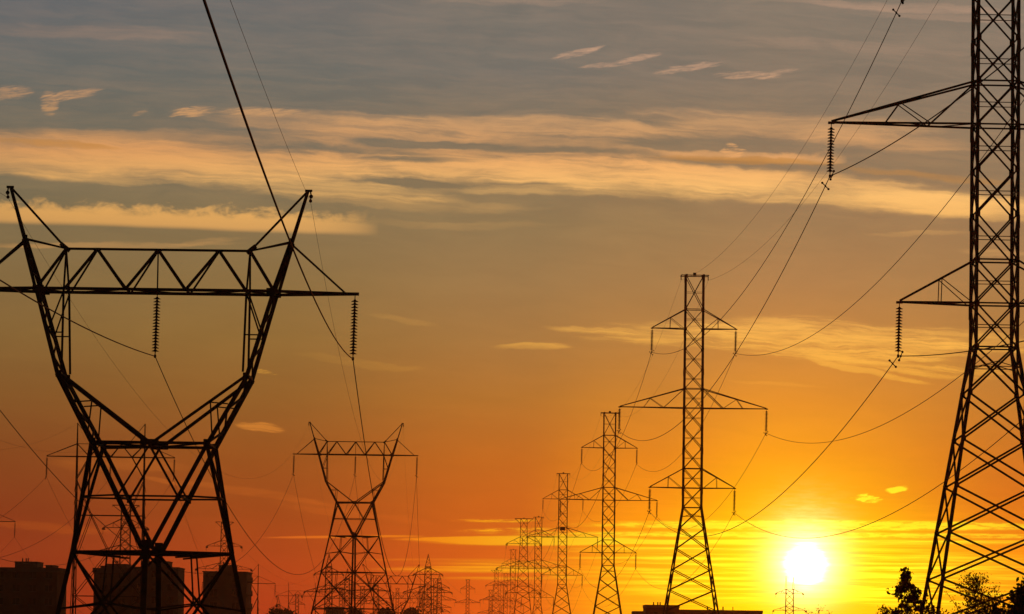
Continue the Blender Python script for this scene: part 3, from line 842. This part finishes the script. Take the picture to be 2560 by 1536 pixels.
for k in range(4):
    a, b = chainA[k], chainA[k+1]
    sc = [8.0, 11.7, 11.0, 11.5][k]; sgw = [3.5, 9.8, 9.0, 9.0][k]
    for j in range(3):
        dm = ((0.5, -0.6, 0.4), (-0.5, 0.6, 0.4)) if k == 2 else (((-0.6, -0.6, 0.4),) if k == 1 else ())
        wire(a['c'][j], b['c'][j], sc + (0.5 if k == 0 and j == 2 else 0), 0.022 if k == 0 else 0.021, f'{an[j]} {pa[k]}', 'conductors of the left line', 72, dm)
    for j in range(2):
        wire(a['g'][j], b['g'][j], sgw, 0.007, f'thin {("left","right")[j]} top wire {pa[k]}', 'earth wires of the left line', 56)

# ---- portal pylons of the lines farther left
GC = 'portal pylons of the far left line'
TC = [
 portal_tower(at(277, 1143, 623), R(0.6), 'two-masted portal pylon seen through the big horned pylon', GC, 2),
 portal_tower(at(597, 1458.5, 1090), R(0.6), 'portal pylon half hidden behind the rightmost apartment block', GC, 1),
 portal_tower(at(755, 1490.5, 1560), R(0.6), 'low portal pylon right of the apartment blocks, with looped dead-end strings', GC, 1, strain=True, peaks=False),
]
Cm = ghost(TC[0], Vector((10.6, -467, -4)))
pc = ['from beyond the left edge to the two-masted portal pylon', 'between the two-masted portal pylon and the next portal', 'between the half hidden portal pylon and the low one']
chC = [Cm] + TC
for k in range(3):
    a, b = chC[k], chC[k+1]
    for j in range(3):
        wire(a['c'][j], b['c'][j], [13.5, 12.5, 10][k], 0.019, f'{an[j]} {pc[k]}', 'conductors of the far left line', 60, ((-1.1, 0.1, 1),) if k == 0 else ())
    for j in range(2):
        wire(a['g'][j], b['g'][j], [10, 10, 8][k], 0.008, f'thin {("left","right")[j]} top wire {pc[k]}', 'earth wires of the far left line', 44)
TF = portal_tower(at(-80, 1303, 844), R(0.6), 'portal pylon cut by the left edge, only its right arm showing', GC, 1)
Fm = ghost(TF, Vector((12, -430, -3))); Fp = ghost(TF, Vector((-4, 430, -6)))
for j in range(3):
    wire(Fm['c'][j], TF['c'][j], 12, 0.018, f'{an[j]} from the near left to the pylon cut by the left edge', 'conductors of the outermost left line', 48)
    wire(TF['c'][j], Fp['c'][j], 12, 0.018, f'{an[j]} from the pylon cut by the left edge into the distance', 'conductors of the outermost left line', 48)

# ---- tapering T-topped strain pylons
prE = [(7.3, 0.92), (-0.2, 1.05), (-14.2, 1.75)]
arE = [(0.0, 2.0, 4.9), (-7.1, -5.0, 7.7), (-14.2, -12.3, 4.95)]
GE = 'T-topped tapering pylons'
def strainE(px, py, Y, lab, det=1, **k):
    return lattice_tower(at(px, py, Y), R(0.5), lab, GE, kind='strain', detail=det, arms=k.get('arms', arE), top=k.get('top', 2.55), profile=k.get('profile', prE), wbr=k.get('wbr', 0.09), name='strain_pylon')
E1 = strainE(1309, 1360, 1325, 'T-topped tapering pylon with looped wires at six arm tips, left of the sun row')
E2 = strainE(1240.5, 1464, 2200, 'small T-topped pylon in the far row left of the sun', wbr=0.11)
E3 = strainE(314, 1320, 1035, 'T-topped pylon behind the legs of the big horned pylon', profile=[(5.1, 1.0), (-0.2, 1.05), (-14.2, 1.25)], arms=[(0, 1.95, 5.0), (-5.8, -3.9, 7.7), (-12.5, -10.6, 5)], top=3.0)
E4 = strainE(560.5, 1366, 1320, 'T-topped pylon rising behind the rightmost apartment block', profile=[(7.0, 0.92), (-0.2, 1.0), (-14.2, 1.3)], arms=[(0, 1.6, 5.0), (-6.6, -4.8, 8.0), (-13.5, -11.5, 5.2)])

# ---- the cluster of pylons round the substation
GP = 'peaked pylons of the distant cluster'
prP = [(3.0, 1.05), (0.0, 1.2), (-13.0, 1.35), (-22, 2.2)]
arP = [(0.0, 2.3, 5.4), (-6.6, -4.2, 9.0), (-13.1, -11.0, 5.7)]
def peaked(px, py, Y, lab, sc=1.0, **k):
    pr = [(z*sc, w*sc) for z, w in prP]; ar = [(a*sc, b*sc, c*sc) for a, b, c in arP]
    return lattice_tower(at(px, py, Y), R(k.get('yaw', 0.5)), lab, GP, kind='peak', detail=1, arms=ar, top=4.6*sc, profile=pr, wbr=0.17, wleg=0.30, name='peaked_pylon')
def strain_fix():
    pass
P1 = peaked(1070, 1437, 1700, 'sharp-peaked dark pylon at the right side of the distant cluster')
P2 = peaked(822, 1436, 1700, 'sharp-peaked pylon behind the left leg of the mid-distance horned pylon')
P3 = peaked(1098.5, 1470, 2250, 'slim peaked pylon just right of the sharp-peaked dark one', 0.9)
P4 = peaked(695.5, 1523, 2500, 'faint peaked pylon low beside the rightmost apartment block', 0.9)
P5 = peaked(940, 1478, 2100, 'faint peaked pylon behind the right leg of the mid-distance horned pylon', 0.9)
P6 = peaked(868, 1462, 1950, 'peaked pylon behind the left bracing of the mid-distance horned pylon', 0.9)
GD = 'square-topped pylons of the distant cluster'
def small(px, ptop, s, lab, **k):
    Y = 11400.0 / s
    return lattice_tower(at(px, ptop + 13.3 * s, Y), R(0.5), lab, GD, detail=1, wbr=0.15, wleg=0.26, **k)
small(1169, 1450, 4.3, 'lone faint pylon in the gap right of the distant cluster')
small(1088, 1447, 5.4, 'square-topped pylon right of the sharp-peaked dark one', top=2.6)
small(993, 1472, 4.0, 'tiny square-topped pylon low under the distant horned pylon beam')
small(742, 1487, 4.6, 'faint square-topped pylon seen through the low portal pylon')
small(905, 1467, 5.4, 'square-topped pylon hidden among bracing just right of the thick centre post')
small(1052, 1466, 5.2, 'square-topped pylon left of the sharp-peaked dark one')
small(852, 1470, 5.0, 'square-topped pylon near the dark substation building')
small(1226, 1476, 4.3, 'tiny leftmost square-topped pylon of the row left of the sun')
portal_tower(at(852, 1481, 1850), R(0.5), 'low portal pylon above the dark substation building', 'portal pylons of the distant cluster', 1, strain=True, peaks=False)
portal_tower(at(915, 1502, 1900), R(0.5), 'low portal pylon between the two sharp-peaked pylons', 'portal pylons of the distant cluster', 1, strain=True, peaks=False)
portal_tower(at(1052, 1508, 1950), R(0.5), 'low portal pylon under the sharp-peaked dark pylon', 'portal pylons of the distant cluster', 1, strain=True, peaks=False)
# twin-spiked pylon against the glare
lattice_tower(at(1974, 1484, 1750), R(-0.3), 'faint twin-spiked pylon dissolving in the glare below the sun', GD, kind='twin', detail=1,
    arms=[(0.0, 1.6, 5.2), (-6.6, -5.0, 6.2), (-13.2, -11.6, 5.2)], top=5.0, profile=[(1.6, 1.4), (0, 1.4), (-14, 1.6)], wbr=0.10, wleg=0.2, name='twin_spiked_pylon')
# conductors from the sharp-peaked pylons
for T, nm in ((P1, 'sharp-peaked dark pylon'), (P2, 'left sharp-peaked pylon')):
    for j in range(6):
        q = T['c'][j] + Vector((-16 if T is P2 else 30, 420, -1))
        wire(T['c'][j], q, 8, 0.02, f'{cn[j]} running back from the {nm}', 'wires of the distant cluster', 20)
# and the two T-topped ones to each other
for j in range(6):
    wire(E1['c'][j], E2['c'][j], 14, 0.018, f'{cn[j]} between the two T-topped pylons left of the sun', 'wires of the T-topped line', 28)
    wire(E4['c'][j], P2['c'][j], 7, 0.018, f'{cn[j]} from the T-topped pylon above the block to the left peaked one', 'wires crossing behind the apartment blocks', 28)

# ------------------------------------------------------------------ buildings
def slab(mb, x0, x1, y0, y1, z0, z1):
    mb.box(((x0+x1)/2, (y0+y1)/2, (z0+z1)/2), x1-x0, y1-y0, z1-z0)
def block(name, Y, xl, xr, ytop, label, group, depth=18, m=M_CONC, roofs=(), parapet=None, bal_right=False, floors=2.9, cat='apartment block'):
    """xl..xr, ytop and roofs measured on the photo at distance Y"""
    a = at(xl, ytop, Y); b = at(xr, ytop, Y); z = (a.z + b.z) / 2
    cx = (a.x + b.x) / 2; w = b.x - a.x
    root = empty(name, (cx, Y + depth/2, 0)); tag(root, label, cat, group)
    L = lambda x: x - cx
    mb = MB(); slab(mb, -w/2, w/2, -depth/2, depth/2, 0, z)
    wall = mb.build('wall', m, root)
    mb = MB()
    if parapet:
        for (pl, pr, pt, pb) in parapet:
            A_ = at(pl, pt, Y); B_ = at(pr, pb, Y)
            slab(mb, L(A_.x), L(B_.x), -depth/2 - 0.5, depth/2 + 0.3, B_.z, A_.z)
    else:
        slab(mb, -w/2 - .1, w/2 + .1, -depth/2 - .1, depth/2 + .1, z - 0.1, z + 0.5)
    roof = mb.build('roof', M_CONC, root)
    for (pl, pr, pt) in roofs:
        A_ = at(pl, pt, Y); B_ = at(pr, pt, Y); mb = MB()
        slab(mb, L(A_.x), L(B_.x), -depth*0.3, depth*0.3, z - 0.2, A_.z)
        slab(mb, L(A_.x)-.12, L(B_.x)+.12, -depth*0.3-.12, depth*0.3+.12, A_.z, A_.z + 0.18)
        if pr - pl > 18:
            for q in (0.2, 0.36, 0.45): mb.bar((lerp(L(A_.x), L(B_.x), q), 0, A_.z), (lerp(L(A_.x), L(B_.x), q), 0, A_.z + 1.0), 0.25)
        mb.build('rooftop_housing', M_CONC, roof)
    # window bands and balconies
    nf = int((z - 1) / floors); nw = max(2, int(w / 3.4)); n = 0
    for fl in range(nf):
        for k in range(nw):
            if n >= 90: break
            zc = z - 1.6 - fl * floors
            if zc < 6.5: continue
            x = -w/2 + (k + 0.5) * w / nw; mb = MB()
            mb.box((x, -depth/2 - 0.02, zc), 1.5, 0.05, 1.35)
            f = mb.build('window', M_GLASS, root); mb = MB()
            mb.box((x, -depth/2 - 0.06, zc - 0.74), 1.7, 0.16, 0.1); mb.box((x, -depth/2 - 0.055, zc), 0.07, 0.03, 1.35)
            mb.build('sill', M_CONC, f); n += 1
    if bal_right:
        for fl in range(nf):
            zc = z - 2.2 - fl * floors
            if zc < 4: continue
            mb = MB(); mb.box((w/2 + 0.5, -depth*0.25, zc), 1.0, 3.0, 0.22); mb.box((w/2 + 0.96, -depth*0.25, zc + 0.6), 0.07, 3.0, 1.0)
            mb.build('balcony', M_CONC, root)
    return root
GBk = 'dark apartment blocks at the lower left'
block('apartment_block', 1000, -60, 143, 1419, 'leftmost dark apartment block with a wide flat roof edge', GBk, 22, M_BRICK,
      roofs=((32, 88, 1405), (109, 126, 1414)), parapet=((-60, 151, 1417.5, 1431),))
block('apartment_block', 1015, 235, 330, 1421, 'stepped dark apartment block behind the horned pylon legs', GBk, 20, M_BRICK,
      roofs=((262, 313, 1411), (247, 262, 1416)), parapet=((232, 313, 1420, 1433),))
block('apartment_block', 1030, 331, 446, 1418, 'tall dark apartment block with a raised roof housing, right of the centre posts', GBk, 20, M_CONC,
      roofs=((350, 418, 1404),), parapet=((331, 447.5, 1417, 1421),))
block('apartment_block', 1000, 508, 617, 1430, 'rightmost dark apartment block with balconies glinting along its right edge', GBk, 20, M_CONC,
      roofs=((544, 582, 1414),), parapet=((506, 619, 1428, 1432),), bal_right=True)
GI = 'low flat-roofed buildings on the skyline'
block('warehouse', 900, 1614, 1698, 1519, 'taller part of the low building left of the sun', GI, 16, M_BRICK, roofs=((1624, 1690, 1517.2),), cat='building', floors=3.4)
block('warehouse', 905, 1698.5, 1906, 1532, 'long low flat-roofed building under the sun', GI, 16, M_BRICK, roofs=((1742, 1898, 1528), (1699, 1713, 1529)), cat='building', floors=3.4)
block('warehouse', 915, 1584, 1613.5, 1534.5, 'lowest shed at the left end of the flat-roofed buildings', GI, 12, M_BRICK, cat='building', floors=3.4)
block('substation_building', 1500, 814, 858, 1521, 'dark boxy substation building under the mid-distance horned pylon', GI, 12, M_BRICK, cat='building')
for (px, py0, py1, Y) in ((1836, 1517, 1530, 905), (1806, 1523, 1530, 905), (1641, 1512, 1520, 900), (1646, 1514, 1520, 900)):
    a = at(px, py0, Y); b = at(px, py1, Y); mb = MB()
    mb.tube([Vector((0, 0, b.z - 1.2)), Vector((0, 0, a.z))], 0.09, 6); mb.box((0, 0, b.z + 0.1), 0.45, 0.45, 0.5)
    tag(mb.build('roof_mast', M_STEEL, None, (a.x, Y + 6, 0)), {1836: 'tall thin mast on the long low building', 1806: 'stub vent on the long low building', 1641: 'left of two thin rods on the taller building', 1646: 'right of two thin rods on the taller building'}[px], 'roof mast', 'rods on the low roofs')

# ------------------------------------------------------------------ trees
def leafq(mb, c, size, rng):
    n = Vector((rng.gauss(0, 1), rng.gauss(0, 1), rng.gauss(0, .7))).normalized()
    x = n.orthogonal().normalized(); x = (Matrix.Rotation(rng.random()*6.28, 3, n) @ x); y = n.cross(x)
    k = len(mb.v); s = size * rng.uniform(0.6, 1.25)
    for (i, j) in ((-.5, 0), (-.2, -.32), (.25, -.26), (.55, 0), (.22, .28), (-.22, .33)): mb.v.append(c + x*i*s + y*j*s + n*(0.08*s if j == 0 else 0))
    mb.f.append(tuple(range(k, k+6)))
def tree(name, base, H_, shape, nbr, leaf, lm, label, cat, dens=1.0, seed=1, group=None, clump=0.16, up_=0.55, trunk=0.06, tp=0.6):
    """shape(t) = crown radius at height fraction t; limbs, twigs and leaf clumps grow along them"""
    rng = random.Random(seed); root = empty(name, base); tag(root, label, cat, group)
    tr = MB(); lf = MB()
    axis = [Vector((rng.gauss(0, 0.03)*H_*0.3*i/8, rng.gauss(0, 0.03)*H_*0.3*i/8, H_*i/8)) for i in range(9)]; axis[0] = Vector((0, 0, 0))
    tr.tube(axis, [trunk*(1 - 0.93*i/8) for i in range(9)], 7)
    pos = lambda t: axis[min(7, int(t*8))].lerp(axis[min(7, int(t*8))+1], t*8-min(7, int(t*8)))
    for b in range(nbr):
        t = 0.30 + 0.69 * ((b + rng.random()) / nbr) ** tp
        rr = shape(t) * rng.uniform(0.35, 1.2)
        az = rng.random()*6.283; p0 = pos(t * 0.97)
        d = Vector((math.cos(az), math.sin(az), 0)); pts = [p0]
        for k in range(1, 5):
            pts.append(p0 + d*rr*k/4 + Vector((0, 0, rr*up_*(k/4)**1.4)) + Vector((rng.gauss(0, 1), rng.gauss(0, 1), rng.gauss(0, 1)))*rr*0.05)
        r0 = trunk*(1-t)*0.5+0.006
        tr.tube(pts, [r0*(1-0.8*k/4) for k in range(5)], 5)
        for tw in range(max(3, int(rr*9))):
            k = rng.uniform(0.25, 1.0)*4; i = min(3, int(k)); q = pts[i].lerp(pts[i+1], k-i)
            e = q + Vector((rng.gauss(0, 1), rng.gauss(0, 1), rng.gauss(0.5, 0.8))).normalized()*rng.uniform(0.08, 0.26)*max(0.4 if tp > 0.65 else 0.7, rr)
            tr.tube([q, q.lerp(e, .5)+Vector((0, 0, 0.01)), e], [0.006, 0.005, 0.003], 4, False)
            for l in range(int(rng.uniform(3, 9)*dens)):
                leafq(lf, q.lerp(e, rng.uniform(.3, 1.1)) + Vector((rng.gauss(0, 1), rng.gauss(0, 1), rng.gauss(0, 1)))*clump*0.4, leaf, rng)
    for l in range(int(9*dens)):
        leafq(lf, pos(rng.uniform(.8, 1)) + Vector((rng.gauss(0, 1), rng.gauss(0, 1), 0))*0.04, leaf, rng)
    tr.build('trunk', M_BARK, root); lf.build('crown', lm, root)
    return root
def stand(px, py, Y):     # foot of a plant whose top is seen at (px,py): returns base point and height
    a = at(px, py, Y); return Vector((a.x, a.y, 0)), a.z
b, hh = stand(2268, 1417, 112)
tree('oak_sapling', b, hh, lambda t: min(0.78, 0.04 + 0.80*(3.9*(1-t))**1.4), 90, 0.085, M_LEAF, 'leafy young oak in front of the nearest right pylon leg', 'tree', 1.25, 3, 'trees at the lower right', up_=0.15, trunk=0.05, clump=0.10, tp=0.78)
b, hh = stand(2437, 1441, 130)
tree('bare_birch', b, hh, lambda t: min(0.85, 0.08 + 0.62*((1-t)/.25)**0.7), 100, 0.055, M_LEAF, 'thin half-bare tree between the nearest right pylon legs', 'tree', 1.0, 11, 'trees at the lower right', up_=1.1, trunk=0.04)
b, hh = stand(2582, 1468, 84)
tree('dense_shrub', b, hh, lambda t: min(1.6, 0.05 + 2.2*(1-t)), 150, 0.10, M_LEAF2, 'dense black shrub in the bottom right corner', 'shrub', 3.0, 21, 'trees at the lower right', clump=0.3, up_=0.5)
b, hh = stand(2210, 1517, 118)
tree('small_shrub', b, hh, lambda t: 0.7*(1-t)**0.4, 24, 0.07, M_LEAF, 'low shrub at the foot of the young oak, to its left', 'shrub', 0.9, 31, 'low shrubs along the bottom edge', up_=0.7)
b, hh = stand(2345, 1527, 116)
tree('small_shrub', b, hh, lambda t: 0.6*(1-t)**0.4, 20, 0.07, M_LEAF, 'low shrub between the legs of the nearest right pylon', 'shrub', 1.1, 32, 'low shrubs along the bottom edge', up_=0.7)
b, hh = stand(2420, 1523, 112)
tree('small_shrub', b, hh, lambda t: 0.9*(1-t)**0.4, 26, 0.07, M_LEAF, 'low shrub under the thin half-bare tree', 'shrub', 0.8, 33, 'low shrubs along the bottom edge', up_=0.7)
b, hh = stand(2492, 1515, 100)
tree('small_shrub', b, hh, lambda t: 0.7*(1-t)**0.4, 30, 0.07, M_LEAF2, 'low shrub beside the dense black corner shrub', 'shrub', 1.6, 34, 'low shrubs along the bottom edge', up_=0.7)
for i, (px, py, Y, lab) in enumerate(((2045, 1518, 150, 'wispy weed stalks right of the twin-spiked pylon'), (2072, 1524, 150, 'rightmost wispy stalks under the sun'), (2022, 1527, 150, 'short wispy stalks beside the twin-spiked pylon foot'))):
    b, hh = stand(px, py, Y)
    tree('tall_weed', b, hh, lambda t: 0.35*(1-t)**0.5+.04, 16, 0.05, M_LEAF, lab, 'weed', 0.3, 40+i, 'weeds on the skyline under the sun', up_=1.6, trunk=0.02)
for i, (px, py, wdt, lab) in enumerate(((694, 1532, 4.0, 'dark round tree crown left of the low portal pylon'), (716, 1534.5, 3.0, 'low dark tree crown touching the low portal pylon mast'), (888, 1533, 3.0, 'dark tree crown right of the substation building'), (966, 1532.5, 4.5, 'low dark tree crown under the distant horned pylon, touching its left foot'), (1030, 1533.5, 5.0, 'low dark tree crown right of the distant horned pylon'))):
    b, hh = stand(px, py, 1400)
    tree('distant_tree', b, hh, lambda t, w=wdt: w*(1-t)**0.45 if t > .25 else w*.6, 60, 0.9, M_LEAF2, lab, 'tree', 1.3, 50+i, 'distant trees in the substation', clump=2.0, up_=0.2, trunk=0.3)

# ------------------------------------------------------------------ haze
hz = MB(); slab(hz, -3400, 3400, -3400, 3400, -1.0, 62.0)
hm = bpy.data.materials.new('evening_haze'); hm.use_nodes = True; t = hm.node_tree; t.nodes.clear()
pv = t.nodes.new('ShaderNodeVolumePrincipled'); pv.inputs['Density'].default_value = 0.00007
pv.inputs['Color'].default_value = (0.95, 0.72, 0.5, 1); pv.inputs['Anisotropy'].default_value = 0.9
ot = t.nodes.new('ShaderNodeOutputMaterial'); t.links.new(pv.outputs[0], ot.inputs['Volume'])
ho = hz.build('haze', hm); tag(ho, kind='stuff')
